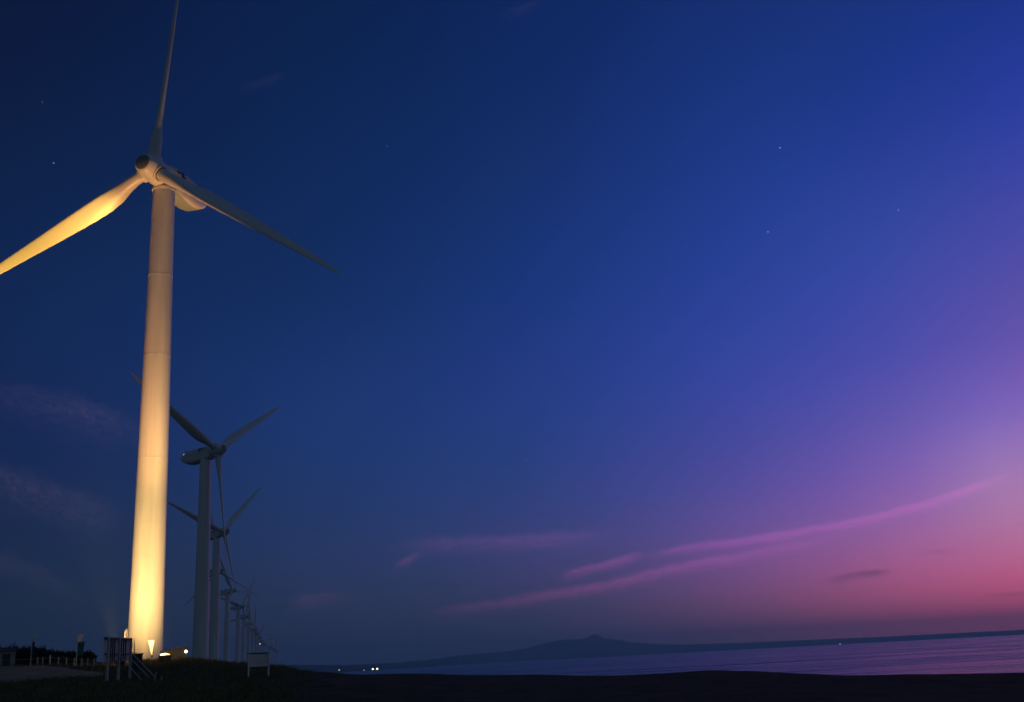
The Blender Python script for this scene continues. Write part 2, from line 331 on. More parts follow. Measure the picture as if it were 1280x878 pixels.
def leafmat(name, a, b_):
    m_ = mat(name, a, .75, color2=b_, vscale=.9)
    m_.node_tree.nodes['Principled BSDF'].inputs['Specular IOR Level'].default_value = .2
    return m_
M['pine'] = leafmat('pine_needles', (.030, .042, .020), (.014, .022, .012))
M['grass'] = leafmat('grass_blades', (.17, .155, .05), (.08, .085, .028))
M['bulb'] = emit('sodium_lamp_glass', (1, .42, .11), 3.0)
M['bulbw'] = emit('white_lamp_glass', (1, .93, .82), 4)
M['bulbs'] = emit('small_lamp_glass', (1, .62, .28), 2.5)
M['beacon'] = emit('beacon_glass', (1, .95, .93), 4)
M['flglass'] = emit('floodlight_glass', (1, .66, .28), 25)

# ------------------------------------------------------------------ terrain
PROF = [   # photo column, [(distance, height)] : the eye is at 2.0, the sea at -3
 (-900, [(0, 0), (30, .5), (60, 1.2), (90, 2.3), (115, 4.0), (200, 5), (1000, 7), (4000, 10)]),
 (0,    [(0, 0), (30, .4), (60, 1.2), (90, 2.25), (95, 2.45), (115, 4.0), (125, 4.2), (300, 5), (1000, 7), (4000, 10)]),
 (140,  [(0, 0), (30, .4), (60, 1.15), (88, 1.95), (100, 2.6), (118, 3.7), (130, 4.0), (300, 5), (1000, 7), (4000, 10)]),
 (235,  [(0, 0), (30, .3), (60, 1.1), (90, 1.85), (118, 3.55), (130, 3.8), (300, 4.6), (1000, 6), (4000, 9)]),
 (300,  [(0, 0), (30, .3), (60, .95), (90, 1.5), (118, 2.9), (130, 3.0), (300, 3.0), (1000, 4), (4000, 8)]),
 (345,  [(0, 0), (30, .2), (60, .8), (85, 1.15), (113, 2.45), (125, 2.5), (300, 2.2), (1000, 3), (3200, 5), (4000, -6)]),
 (392,  [(0, 0), (30, .2), (50, .55), (80, .9), (108, 1.9), (122, 1.9), (200, 1.0), (300, -.5), (500, -6)]),
 (500,  [(0, 0), (30, .2), (50, .35), (100, .7), (145, 1.1), (160, 1.0), (230, -1), (320, -6)]),
 (640,  [(0, 0), (30, .1), (60, .1), (100, .15), (148, .2), (162, .05), (200, -1.5), (280, -6)]),
 (880,  [(0, 0), (30, 0), (60, .18), (98, .25), (110, .1), (140, -1.2), (210, -6)]),
 (1280, [(0, 0), (30, 0), (50, 0), (66, 0), (78, -.4), (95, -1.5), (150, -6)]),
 (1700, [(0, 0), (30, 0), (52, 0), (65, -.4), (80, -1.5), (120, -6)]),
 (2400, [(0, 0), (30, 0), (45, 0), (57, -.4), (70, -1.5), (110, -6)]),
]
_paz = [az_of(x) for x, _ in PROF]
_RN = np.concatenate([np.linspace(0, 30, 16)[:-1], np.linspace(30, 175, 146)[:-1], np.geomspace(175, 4500, 60)])
def _sm(a, k):
    p = np.pad(a, k, mode='edge'); w = np.hanning(2 * k + 3)[1:-1]; w /= w.sum()
    return np.convolve(p, w, 'valid')
_PT = []
for x, pf in PROF:
    r_, z_ = zip(*pf)
    _PT.append(_sm(np.interp(_RN, r_, z_), 3))
_PT = np.array(_PT)
def ground_z(x, y):
    r = math.hypot(x, y); az = math.degrees(math.atan2(x, y))
    if az > 150: az = 150
    if az < _paz[0]: z = float(np.interp(r, _RN, _PT[0]))
    elif az > _paz[-1]: z = float(np.interp(r, _RN, _PT[-1]))
    else:
        i = max(0, min(len(_paz) - 2, int(np.searchsorted(_paz, az)) - 1))
        t = (az - _paz[i]) / (_paz[i + 1] - _paz[i]); t = t * t * (3 - 2 * t) * .5 + t * .5
        z = float(np.interp(r, _RN, _PT[i])) * (1 - t) + float(np.interp(r, _RN, _PT[i + 1])) * t
    am = min(1, r / 40) * (1 if r < 260 else .3)
    z += am * (.045 * math.sin(x * .31 + 1.7 * math.sin(y * .13)) + .035 * math.sin(y * .27 + x * .19) + .03 * math.sin(x * .9 + 2 * math.sin(y * .4)) * math.sin(y * .77))
    return z
azl = sorted(set([round(a, 3) for a in np.arange(-48, 48.01, .35)] + list(range(-180, -48, 6)) + list(range(50, 180, 6))))
rl = np.concatenate([[0.4, 4, 8, 14, 20, 26], np.linspace(30, 175, 110), np.geomspace(180, 4500, 44)])
verts = [(r * math.sin(R(a)), r * math.cos(R(a)), ground_z(r * math.sin(R(a)), r * math.cos(R(a)))) for r in rl for a in azl]
na = len(azl)
faces = [(j * na + i, j * na + (i + 1) % na, (j + 1) * na + (i + 1) % na, (j + 1) * na + i) for j in range(len(rl) - 1) for i in range(na)]
faces.append(list(range(na))[::-1])
me = bpy.data.meshes.new('ground'); me.from_pydata(verts, [], faces)
me.polygons.foreach_set('use_smooth', [True] * len(faces))
att = me.attributes.new('turf', 'FLOAT', 'POINT')
def turf(x, y):
    r = math.hypot(x, y); az = math.degrees(math.atan2(x, y)); e = az_of(392) + 3.2 * math.sin(r * .05) + 1.5 * math.sin(r * .21)
    return max(0, min(1, (e - az) / 3.0 + .2)) if r > 15 else 0
att.data.foreach_set('value', [turf(v[0], v[1]) for v in verts])
ground = bpy.data.objects.new('ground', me); C.objects.link(ground); kind(ground, 'structure')
gm = bpy.data.materials.new('beach_sand_and_turf'); gm.use_nodes = True
g = NG(gm.node_tree); b = gm.node_tree.nodes['Principled BSDF']
tcn = g.n('ShaderNodeTexCoord').outputs['Object']
at_ = g.n('ShaderNodeAttribute', attribute_name='turf').outputs['Fac']
mpg = g.n('ShaderNodeMapping'); gm.node_tree.links.new(tcn, mpg.inputs[0]); mpg.inputs['Scale'].default_value = (1, .45, 1)
sand = g.mixc(g.mr(g.noise(mpg.outputs[0], .55, 8, .7), .35, .65, 0, 1), (.034, .025, .012, 1), (.10, .074, .034, 1))
soil = g.mixc(g.mr(g.noise(mpg.outputs[0], .8, 8, .7), .35, .65, 0, 1), (.022, .026, .010, 1), (.07, .068, .026, 1))
fr = g.m('ADD', at_, g.m('MULTIPLY', g.m('SUBTRACT', g.noise(tcn, .35, 6, .65), .5), 1.2), clamp=True)
gm.node_tree.links.new(g.mixc(fr, sand, soil), b.inputs['Base Color'])
b.inputs['Roughness'].default_value = .95; b.inputs['Specular IOR Level'].default_value = .1
bp = g.n('ShaderNodeBump'); bp.inputs['Strength'].default_value = .8; bp.inputs['Distance'].default_value = .25
gm.node_tree.links.new(g.noise(mpg.outputs[0], 1.3, 8, .7), bp.inputs['Height']); gm.node_tree.links.new(bp.outputs[0], b.inputs['Normal'])
me.materials.append(gm)

# sea
SEA = -3.0
ms = MB()
rs = [0.0, 60, 120, 200, 300, 450, 700, 1100, 1800, 3000, 5000, 8000, 12500]
n = 96
vs = [(0, 0, 0)] + [(r * math.cos(2 * math.pi * i / n), r * math.sin(2 * math.pi * i / n), 0) for r in rs[1:] for i in range(n)]
fs = [(0, 1 + i, 1 + (i + 1) % n) for i in range(n)] + [(1 + j * n + i, 1 + (j + 1) * n + i, 1 + (j + 1) * n + (i + 1) % n, 1 + j * n + (i + 1) % n) for j in range(len(rs) - 2) for i in range(n)]
ms.add(vs, fs, 0, True)
wm = bpy.data.materials.new('sea_water'); wm.use_nodes = True
g = NG(wm.node_tree); b = wm.node_tree.nodes['Principled BSDF']
b.inputs['Base Color'].default_value = (.002, .15, .17, 1); b.inputs['Roughness'].default_value = .18; b.inputs['IOR'].default_value = 1.33
tcn = g.n('ShaderNodeTexCoord').outputs['Object']
mpw = g.n('ShaderNodeMapping'); wm.node_tree.links.new(tcn, mpw.inputs[0]); mpw.inputs['Rotation'].default_value = (0, 0, R(-25)); mpw.inputs['Scale'].default_value = (.05, .17, 1)
h1 = g.noise(mpw.outputs[0], .9, 7, .62, .4)
h2 = g.noise(mpw.outputs[0], .05, 4, .6)
hh = g.m('MULTIPLY_ADD', h2, 3.0, h1)
bp = g.n('ShaderNodeBump'); bp.inputs['Strength'].default_value = 1.0; bp.inputs['Distance'].default_value = 2.4
wm.node_tree.links.new(hh, bp.inputs['Height']); wm.node_tree.links.new(bp.outputs[0], b.inputs['Normal'])
wm.node_tree.links.new(g.mr(g.noise(mpw.outputs[0], .22, 5, .6), .38, .62, .12, .34), b.inputs['Roughness'])
sea = ms.build('sea', wm, None, (0, 0, SEA)); kind(sea, 'structure')

# far shore across the bay: low land, the flat-topped mountain, the long low cape
SIL = [(330, 831, 3600), (400, 831.5, 3700), (450, 831, 4200), (500, 828.5, 5200), (540, 824.5, 6500), (575, 819.5, 7500), (610, 816.5, 8300), (640, 813.5, 8800), (660, 810, 9200),
       (672, 806.5, 9300), (690, 802.2, 9400), (708, 799.5, 9400), (724, 799, 9400), (731, 798.9, 9400), (734, 796.6, 9400), (738, 794.0, 9400), (743, 793.2, 9400), (748, 794.0, 9400), (752, 796.2, 9400), (757, 798.8, 9400),
       (770, 799.6, 9400), (790, 803, 9400), (815, 805, 9400), (850, 805.8, 9400), (900, 804.5, 9200), (960, 802.2, 9200), (1030, 799.2, 9200), (1100, 796.3, 9200), (1180, 792.2, 9200), (1240, 789.4, 9200), (1280, 787.3, 9200), (1400, 781.5, 9200), (1600, 772, 9200), (1800, 764.5, 9200), (2000, 757, 9200)]
saz, sz, sdist = [], [], []
for x, y, d in SIL:
    p = at(x, y, d); saz.append(math.degrees(math.atan2(p.x, p.y))); sz.append(p.z); sdist.append(d)
hv, rows = [], []
aa = np.concatenate([np.arange(saz[0], 30, .03), np.arange(30, saz[-1], .2)])
rng = random.Random(5)
def fbm(t, s):
    return sum(math.sin(t * f * s + f * 1.3) / f for f in (1, 2.3, 4.7, 9.1, 17.3))
for a in aa:
    zt = float(np.interp(a, saz, sz)); d = float(np.interp(a, saz, sdist))
    zt += .03 * (zt + 8) * .5 * fbm(a, 9.0)
    zt = max(zt, SEA + 1)
    edge = max(0, min(1, (a - saz[0]) / 1.0)) * 1.0
    zt = SEA - 2 + (zt - SEA + 2) * edge
    prof = [(-.32, -1.5), (-.27, .4), (-.2, .06), (-.13, .22), (-.07, .5), (-.03, .83), (0, 1.0), (.05, .8), (.15, .4), (.25, -1.5)]
    row = []
    for (q, hq) in prof:
        rr = d * (1 + q); z = SEA + (hq if hq < 0 else hq * (zt - SEA))
        if hq in (.4,) and q < -.2: z = SEA + 1.5
        z += (0 if hq < 0 or hq == 1.0 else .05 * zt * fbm(a + q * 11, 7.0))
        row.append((rr * math.sin(R(a)), rr * math.cos(R(a)), z))
    rows.append(row)
k = len(rows[0]); hm = MB()
hm.add([v for r_ in rows for v in r_], [(i * k + j, (i + 1) * k + j, (i + 1) * k + j + 1, i * k + j + 1) for i in range(len(rows) - 1) for j in range(k - 1)], 0, True)
hmat = mat('wooded_hillside', (.05, .12, .11), .95, color2=(.04, .10, .09), vscale=.004, spec=.1)
hills = hm.build('hills', hmat); kind(hills, 'structure')
def hill_z(a, dd):
    d = float(np.interp(a, saz, sdist)); zt = float(np.interp(a, saz, sz))
    return SEA + 2.0

# gravel yard beside the road, laid over the slope
gv = MB()
def yard_edge(x):   # near and far limit of the yard per photo column
    far = np.interp(x, [-400, 60, 66, 84, 86, 104, 106, 128], [116, 115.4, 112.6, 111.5, 108.5, 107.5, 104.6, 103])
    near = np.interp(x, [-400, 0, 25, 50, 128], [91, 93.5, 95.5, 97.0, 98.2])
    return float(near), float(far)
xs = np.linspace(-400, 128, 120); rowsg = []
for x in xs:
    n0, f0 = yard_edge(x); a = R(az_of(x)); row = []
    n0 += .5 * math.sin(x * .21) + .3 * math.sin(x * .57)
    for q in np.linspace(0, 1, 16):
        r = n0 + (f0 - n0) * q; px_, py_ = r * math.sin(a), r * math.cos(a)
        row.append((px_, py_, ground_z(px_, py_) + (.06 if 0 < q < 1 else -.03)))
    rowsg.append(row)
gv.loft(rowsg, closed=False, caps=False)
gmat = mat('pale_gravel', (.30, .24, .15), .9, color2=(.17, .135, .085), vscale=.7, bump=.5, bscale=9, spec=.1, stretch=(1, .5, 1))
yard = gv.build('gravel_yard', gmat); kind(yard, 'structure')

# ------------------------------------------------------------------ haze
hb = MB(); hb.box((0, 0, 95), (25400, 25400, 204))
hz = bpy.data.materials.new('haze_air'); hz.use_nodes = True
hz.node_tree.nodes.clear(); g = NG(hz.node_tree)
pv = g.n('ShaderNodeVolumePrincipled'); pv.inputs['Color'].default_value = (.58, 1.0, 1.0, 1); pv.inputs['Anisotropy'].default_value = .4; pv.inputs['Density'].default_value = 1.65e-4
mo = g.n('ShaderNodeOutputMaterial'); hz.node_tree.links.new(pv.outputs[0], mo.inputs['Volume'])
haze = hb.build('haze', hz); kind(haze, 'stuff')

# ------------------------------------------------------------------ wind turbines
RB = 31.5
def tower_mesh(H):
    r0, r1 = 1.98, 1.36
    prof = [(-3.0, r0 + .02)]
    zz = 0.0; k = 0
    rad = lambda z: r0 + (r1 - r0) * max(0, z) / H
    fl = [H * q for q in (.2, .268, .335, .40, .62, .80)]
    for z in fl:      # weld seams / flanges stand 3 cm proud
        prof += [(z - .055, rad(z)), (z - .05, rad(z) + .016), (z + .05, rad(z) + .016), (z + .055, rad(z))]
    prof += [(H, r1)]
    m_ = MB().lathe(prof, 64, cap0=False)
    m_.lathe([(H + .002, r1 + .10), (H + .30, r1 + .10), (H + .31, 1.2), (H + .6, 1.2)], 48, cap1=True)
    return m_
def blade_mb():
    st = [(1.55, .78, 1.0, 18), (2.6, .78, .98, 18), (4.0, .90, .66, 17), (5.5, 1.12, .43, 16), (7.5, 1.27, .31, 13), (9.5, 1.24, .26, 10.5), (13, 1.12, .25, 7), (17.5, .90, .22, 4.5), (22, .70, .20, 2.5), (26.5, .50, .18, 1), (29.5, .34, .17, 0), (30.9, .20, .16, 0), (31.5, .06, .16, 0)]
    rings = []
    for r, hc, th, tw in st:
        ch = hc * 2; ring = []
        round_ = max(0, min(1, (th - .4) / .5))
        for i in range(20):
            a = 2 * math.pi * i / 20
            u = (1 - math.cos(a)) / 2            # 0 at leading edge .. 1 trailing
            side = 1 if a < math.pi else -1
            yt = 5 * th * ch * (.2969 * math.sqrt(u) - .126 * u - .3516 * u * u + .2843 * u ** 3 - .1036 * u ** 4) + .0
            af = Vector((side * yt, (u - .32) * ch))
            ci = Vector((math.sin(a) * hc, -math.cos(a) * hc))
            q = af.lerp(ci, round_)
            t_ = R(tw + 33); x, y = q[0], -q[1]
            ring.append(Vector((x * math.cos(t_) + y * math.sin(t_), -x * math.sin(t_) + y * math.cos(t_), r)))
        rings.append(ring)
    return MB().loft(rings)
def sect(x, w, z0, z1, n=14, top=True, ex=.55):
    """half of a rounded section: hull (z1 -> down to z0) or hood (z0 -> up to z1)"""
    pts = []
    for i in range(n + 1):
        a = math.pi * i / n
        c, s_ = math.cos(a), math.sin(a)
        px = math.copysign(abs(c) ** ex, c) * w
        pz = abs(s_) ** ex
        z = z0 + (z1 - z0) * pz if top else z1 - (z1 - z0) * pz
        pts.append(Vector((x, px, z)))
    return pts
def make_turbine(H, off, tilt):
    root = thing('wind_turbine', 'white wind turbine', 'wind turbine')
    tower_mesh(H - 1.95).build('tower', M['tower'], root)
    hubc = Vector((off, 0, H))
    Rt = Matrix.Rotation(-R(tilt), 4, 'Y')
    T = Matrix.Translation(hubc) @ Rt
    nm = [(1.75, 1.25, -1.55, 1.30), (1.2, 1.42, -1.75, 1.55), (0, 1.5, -1.85, 1.66), (-2.6, 1.55, -1.88, 1.66), (-4.6, 1.52, -1.80, 1.56), (-6.0, 1.42, -1.50, 1.38), (-7.2, 1.24, -.85, 1.10), (-7.9, 1.0, -.1, .9)]
    nx0 = -3.6
    hull = MB().loft([sect(x + nx0 - .0, w * .97, zb, .22, top=False, ex=.42) for x, w, zb, zt in nm])
    nac = hull.build('nacelle', M['nacelle'], root); nac.matrix_local = T
    hood = MB().loft([sect(x + nx0 - .02, w, .16, zt, top=True, ex=.36) for x, w, zb, zt in nm])
    hd = hood.build('nacelle_hood', M['hood'], nac)
    # cooling louvres and roof hatch, side louvres in the hood
    for s_ in (1, -1):
        for x, dz, ln_ in ((-3.5, .0, .5), (-4.4, .18, .8), (-4.6, -.26, .8)):
            MB().box((x, s_ * (1.55 - dz * .25), .98 + dz * 1.0), (ln_, .26, .14), Matrix.Rotation(-s_ * R(76), 3, 'X'), bev=.02).build('vent', M['black'], nac)
    MB().box((-6.4, 0, 1.72), (1.1, .8, .12), bev=.03).build('hatch', M['black'], nac)
    wv = MB().tube((-10.3, .3, .9), (-10.3, .3, 2.2), .05, n=8).tube((-10.3, -.55, 2.0), (-10.3, .55, 2.0), .05, n=8).box((-10.3, .55, 2.2), (.5, .06, .3)).tube((-10.3, -.55, 2.0), (-10.3, -.55, 2.35), .11, n=8)
    wv.build('wind_vane', M['black'], nac)
    spn = MB().lathe([(-1.55, 1.52), (-1.5, 1.58), (0, 1.62), (.7, 1.55), (1.5, 1.32), (2.0, 1.12), (2.06, 1.02)], 40, 'X', cap0=True, cap1=True)
    sp_ = spn.build('spinner', M['nacelle'], root); sp_.matrix_local = T
    MB().lathe([(2.03, .98), (2.10, .96), (2.16, .80), (2.20, .3)], 32, 'X').build('nose_cap', M['cap'], sp_)
    MB().lathe([(-2.2, 1.15), (-1.5, 1.15)], 32, 'X').build('bearing_ring', M['seam'], sp_)
    bm_ = blade_mb().mesh('blade', M['blade'])
    cm_ = MB().lathe([(.7, 1.05), (1.62, 1.05), (1.66, 1.0), (1.66, .9)], 32, 'Z', cap0=False).mesh('blade_collar', M['nacelle'])
    gm_ = MB().lathe([(1.60, .86), (1.72, .86)], 32, 'Z').mesh('root_seal', M['seam'])
    for i in range(3):
        bo = bpy.data.objects.new('blade', bm_); C.objects.link(bo); bo.parent = root
        for nme, m2 in (('blade_collar', cm_), ('root_seal', gm_)):
            co = bpy.data.objects.new(nme, m2); C.objects.link(co); co.parent = bo
    return root
def pose(root, hub, yaw, phase, H, off, tilt):
    """hub: world position of the rotor centre; yaw: azimuth of the rotor axis (from +X), both in degrees"""
    y_ = R(yaw)
    root.location = (hub.x - off * math.cos(y_), hub.y - off * math.sin(y_), hub.z - H)
    root.rotation_euler = (0, 0, y_)
    T = Matrix.Translation(Vector((off, 0, H))) @ Matrix.Rotation(-R(tilt), 4, 'Y')
    for i, b_ in enumerate([c for c in root.children if c.name.startswith('blade')]):
        b_.matrix_local = T @ Matrix.Rotation(-R(phase + 120 * i), 4, 'X')
HN, HF = 59.6, 53.6
near = make_turbine(HN, 2.75, 2)
near['label'] = 'huge white wind turbine lit yellow by floodlights from its foot up'
near['group'] = 'wind turbines along the shore'
NEARHUB = at(190, 211.5, 131)
pose(near, NEARHUB, 255, 5, HN, 2.75, 2)
farp = make_turbine(HF, 3.9, 6)
farp['group'] = 'wind turbines along the shore'
TB = [  # photo column/row of the rotor centre, distance, yaw, blade phase, label
 (272, 563, 278, 333, 58, 'unlit turbine just right of the floodlit one, white light on its tail', True),
 (280, 665, 452, 331, 48, 'third largest turbine, half behind the second, without a tail light', False),
 (274, 714, 600, 330, 114, 'turbine whose nacelle peeks out behind the tower of the third largest', False),
 (290.5, 738.5, 765, 339, 92, 'fifth turbine of the row, small white light on its tail', True),
 (303, 758, 920, 339, 42, 'dark turbine directly beyond the fifth one, its rotor just right of the fifth', False),
 (308.5, 770, 1075, 330, 17, 'seventh turbine of the receding row, one blade nearly upright', False),
 (314, 779.5, 1240, 327, 116, 'far turbine whose mast rises above the left leg of the white signboard', False),
 (319, 786, 1390, 333, 8, 'ninth turbine of the row, over the left half of the white signboard', False),
 (322.6, 792.5, 1570, 331, 62, 'tenth turbine of the row, mast over the middle of the white signboard', False),
 (325.6, 797, 1735, 331, 25, 'far turbine right of the middle of the white signboard, before the lit one', False),
 (328.5, 801, 1900, 329, 80, 'far turbine hard beside the distant one with the white light', False),
 (331.5, 805, 2100, 331, 40, 'tiny turbine with a white light above the right half of the signboard', True),
 (339, 808, 2310, 331, 5, 'tiny turbine just past the right leg of the white signboard', False),
 (344, 811, 2580, 328, 20, 'second smallest turbine, near the far end of the row', False),
 (347.5, 814, 2850, 331, 48, 'smallest turbine, at the very far end of the row', False)]
def add_beacon(root, H, k):
    nac = [c for c in root.children if c.name.startswith('nacelle')][0]
    bq = MB().tube((-10.9, -.3, .6), (-10.9, -.3, 1.15), .08, n=8).lathe([(0, .05), (.05, .26 * k), (.3 * k, .30 * k), (.5 * k, .16 * k), (.56 * k, .03)], 16, off=(-10.9, -.3, 1.15), mi=1)
    bq.build('beacon_light', [M['black'], M['beacon']], nac)
for i, (px, py, d, yaw, ph, lab, bea) in enumerate(TB):
    t = farp if i == 0 else copy_tree(farp)
    t['label'] = lab; t['group'] = 'wind turbines along the shore'
    pose(t, at(px, py, d), yaw, ph, HF, 3.9, 6)
for t, bea, d in [(o, q[6], q[2]) for o, q in zip([o for o in C.objects if o.name.startswith('wind_turbine') and o != near], TB)]:
    if bea: add_beacon(t, HF, .65 if d < 400 else 1.2 if d < 1000 else 5)

# open door of the lit tower, seen almost edge-on, and its stair
base_n = near.location.copy()
vdir = Vector((base_n.x, base_n.y, 0)).normalized(); vright = Vector((vdir.y, -vdir.x, 0))
inv = Matrix.Rotation(-R(255), 3, 'Z')
def nl(lat, dep, z): return inv @ (vright * lat + vdir * dep) + Vector((0, 0, z + 0.0))
dm = MB()
pr = []
for s_, off in ((0, -.06), (1, .06)):
    ring = [nl(-1.95 + off, -1.1, 1.6), nl(-2.22 + off, -1.9, 1.6), nl(-2.22 + off, -1.9, 3.1), nl(-2.17 + off, -1.75, 3.45), nl(-2.08 + off, -1.5, 3.6), nl(-2.0 + off, -1.25, 3.45), nl(-1.95 + off, -1.1, 3.1)]
    pr.append(ring)
dm.loft(pr, smooth=False)
dm.build('door', M['whitewood'], near, label='white tower door standing open')
stp = MB()
for i in range(6): stp.beam(nl(-1.2 - .0, -1.95 - .28 * (5 - i), .2 + .26 * i), nl(-2.1, -1.95 - .28 * (5 - i), .2 + .26 * i), .26, .05)
for la in (-1.2, -2.1): stp.beam(nl(la, -3.6, 0.0), nl(la, -1.9, 1.55), .06, .22); stp.tube(nl(la, -3.6, .9), nl(la, -1.9, 2.45), .035, n=8); stp.tube(nl(la, -3.6, 0), nl(la, -3.6, .95), .035, n=8)
stp.build('entry_stair', M['steel'], near)
fdn = MB().lathe([(-1.0, 3.1), (-.06, 3.1), (0.0, 3.0), (.02, 2.0)], 40)
fdn.build('foundation', M['conc'], near)

# ------------------------------------------------------------------ floodlights
def floodlight(px, py, dist, target, label, energy, cone, glass, size=1.0, blend=.8, spot=True, group='floodlights round the tower foot', color=(1, .56, .19), dome=False):
    p = at(px, py, dist); z0 = ground_z(p.x, p.y)
    t = thing('floodlight', label, 'floodlight', (p.x, p.y, z0), 0, group)
    hgt = max(.45, p.z - z0)
    head = Vector((0, 0, hgt)); d = (Vector(target) - Vector((p.x, p.y, z0 + hgt))).normalized()
    rot = d.to_track_quat('Z', 'Y').to_matrix()
    MB().box((0, 0, .04), (.7 * size, .5 * size, .14), bev=.02).tube((0, 0, .1), (0, 0, hgt - .3 * size), .05, n=10).build('stand', M['dark'], t)
    yk = MB()
    for s_ in (1, -1): yk.beam(Vector((0, 0, hgt - .32 * size)) + rot @ Vector((s_ * .44 * size, 0, 0)), head + rot @ Vector((s_ * .44 * size, 0, 0)), .04, .08)
    yk.beam(Vector((0, 0, hgt - .32 * size)) + rot @ Vector((-.46 * size, 0, 0)), Vector((0, 0, hgt - .32 * size)) + rot @ Vector((.46 * size, 0, 0)), .05, .08)
    yk.build('yoke', M['steel'], t)
    hd = MB(); sx, sy = .40 * size, .29 * size
    ring = lambda a, b_, z: [head + rot @ Vector(q) for q in ((-a, -b_, z), (a, -b_, z), (a, b_, z), (-a, b_, z))]
    hd.loft([ring(sx * .55, sy * .55, -.30 * size), ring(sx * .9, sy * .9, -.12 * size), ring(sx, sy, .05 * size), ring(sx, sy, .12 * size), ring(sx * .93, sy * .93, .12 * size), ring(sx * .9, sy * .9, .04 * size)], caps=True, smooth=False)
    ho = hd.build('lamp_housing', M['dark'], t)
    gl = MB(); gl.loft([ring(sx * .89, sy * .89, .085 * size), ring(sx * .89, sy * .89, .10 * size)], smooth=False)
    if dome:
        vs_, nn = MB().lathe([(.09, .34), (.16, .33), (.24, .26), (.29, .14), (.31, .02)], 20).v, 20
        gl = MB(); vs_ = [head + rot @ (Vector((v[0] * 1.1, v[1] * .8, v[2])) * size) for v in vs_]
        gl.add(vs_, [(j * nn + i, j * nn + (i + 1) % nn, (j + 1) * nn + (i + 1) % nn, (j + 1) * nn + i) for j in range(4) for i in range(nn)], 0, True)
    gl.build('lamp_glass', glass, ho)
    if spot:
        L = bpy.data.lights.new('floodlight_beam', 'SPOT'); L.energy = energy; L.color = color
        L.spot_size = R(cone); L.spot_blend = blend; L.shadow_soft_size = .25
        lo = bpy.data.objects.new('floodlight_beam', L); C.objects.link(lo); lo.parent = t
        lo.matrix_local = Matrix.Translation(head + d * (.16 if not dome else .36) * size) @ d.to_track_quat('-Z', 'Y').to_matrix().to_4x4()
    return t
TX, TY, TZ = base_n
tgt = lambda h, side=0.0: (TX + vright.x * side, TY + vright.y * side, TZ + h)
floodlight(150, 836, 112, tgt(13), 'floodlight turned to the tower, hidden behind the slatted billboard', 50000, 68, M['flglass'], blend=1.0, color=(1, .60, .20))
floodlight(138, 836, 123, tgt(59, -2.0), 'floodlight left of the dark cabinet, aimed up at the rotor', 62000, 36, M['flglass'], blend=1.0, color=(1, .38, .14))
_T = Matrix.Translation(NEARHUB) @ Matrix.Rotation(R(255), 4, 'Z') @ Matrix.Rotation(-R(2), 4, 'Y')
blade_mid = min(((_T @ Matrix.Rotation(-R(5 + 120 * i), 4, 'X')) @ Vector((0, 0, 17)) for i in range(3)), key=lambda v: v.x)
floodlight(146, 835, 121.5, blade_mid, 'floodlight behind the billboard aimed at the rotor blade on the left', 220000, 25, M['flglass'], blend=.6, color=(1, .54, .09))
nac_mid = NEARHUB + Vector((-math.cos(R(255)), -math.sin(R(255)), 0)) * 7
floodlight(206, 828.5, 121, nac_mid, 'blazing orange floodlight low in the grass right of the lit tower', 60000, 36, M['bulb'], size=1.6, dome=True, blend=1.0)
spl = bpy.data.lights.new('floodlight_spill', 'POINT'); spl.energy = 160; spl.color = (1, .42, .11); spl.shadow_soft_size = .2
spo = bpy.data.objects.new('floodlight_spill', spl); C.objects.link(spo); spo.parent = [o for o in C.objects if o.name.startswith('floodlight') and o.type == 'EMPTY'][-1]; spo.location = (-.25, -.35, 1.1)
# ---- equipment shed behind it with its wall lamps
sp0 = at(224, 832, 128); shz = ground_z(sp0.x, sp0.y)
shed = thing('equipment_shed', 'small dark green shed with sloping roof beside the blazing floodlight', 'shed', (sp0.x, sp0.y, shz), -math.atan2(sp0.x, sp0.y))
MB().box((0, 0, .65), (1.75, 1.5, 1.5), bev=.02).build('wall', M['shed'], shed)
rf = MB(); rf.add([(-1.0, -.95, 1.36), (1.0, -.95, 1.58), (1.0, .95, 1.58), (-1.0, .95, 1.36), (-1.0, -.95, 1.28), (1.0, -.95, 1.50), (1.0, .95, 1.50), (-1.0, .95, 1.28)], [(0, 1, 2, 3), (7, 6, 5, 4), (0, 4, 5, 1), (1, 5, 6, 2), (2, 6, 7, 3), (3, 7, 4, 0)])
rf.build('roof', M['dark'], shed)
ln = MB(); ln.box((-1.45, .1, .55), (1.1, 1.2, 1.3), bev=.02); ln.build('lean_to', M['shed'], shed)
MB().box((-.2, -.77, .55), (.75, .05, 1.15)).build('door', M['dark'], shed)
def wall_lamp(name, lab, loc, r, glass, energy, col, parent_dir=(0, -1, 0)):
    t = thing(name, lab, 'lamp', loc, -math.atan2(sp0.x, sp0.y))
    MB().box((0, .08, 0), (.16, .12, .3), bev=.02).build('bracket', M['dark'], t)
    MB().lathe([(-r, .03), (-r * .7, r * .7), (0, r), (r * .7, r * .7), (r, .03)], 16, off=(0, -.05 - r, 0)).build('lamp_glass', glass, t)
    if energy:
        L = bpy.data.lights.new('lamp_light', 'POINT'); L.energy = energy; L.color = col; L.shadow_soft_size = .1
        lo = bpy.data.objects.new('lamp_light', L); C.objects.link(lo); lo.parent = t; lo.location = (0, -.25 - 2 * r, -.05)
    return t
MX = shed.matrix_basis.copy()
MX = Matrix.Translation(shed.location) @ Matrix.Rotation(shed.rotation_euler.z, 4, 'Z')
wall_lamp('wall_lamp', 'bright white lamp on the right end of the small dark shed', MX @ Vector((.66, -.78, 1.0)), .16, M['bulbw'], 10, (1, .9, .75))
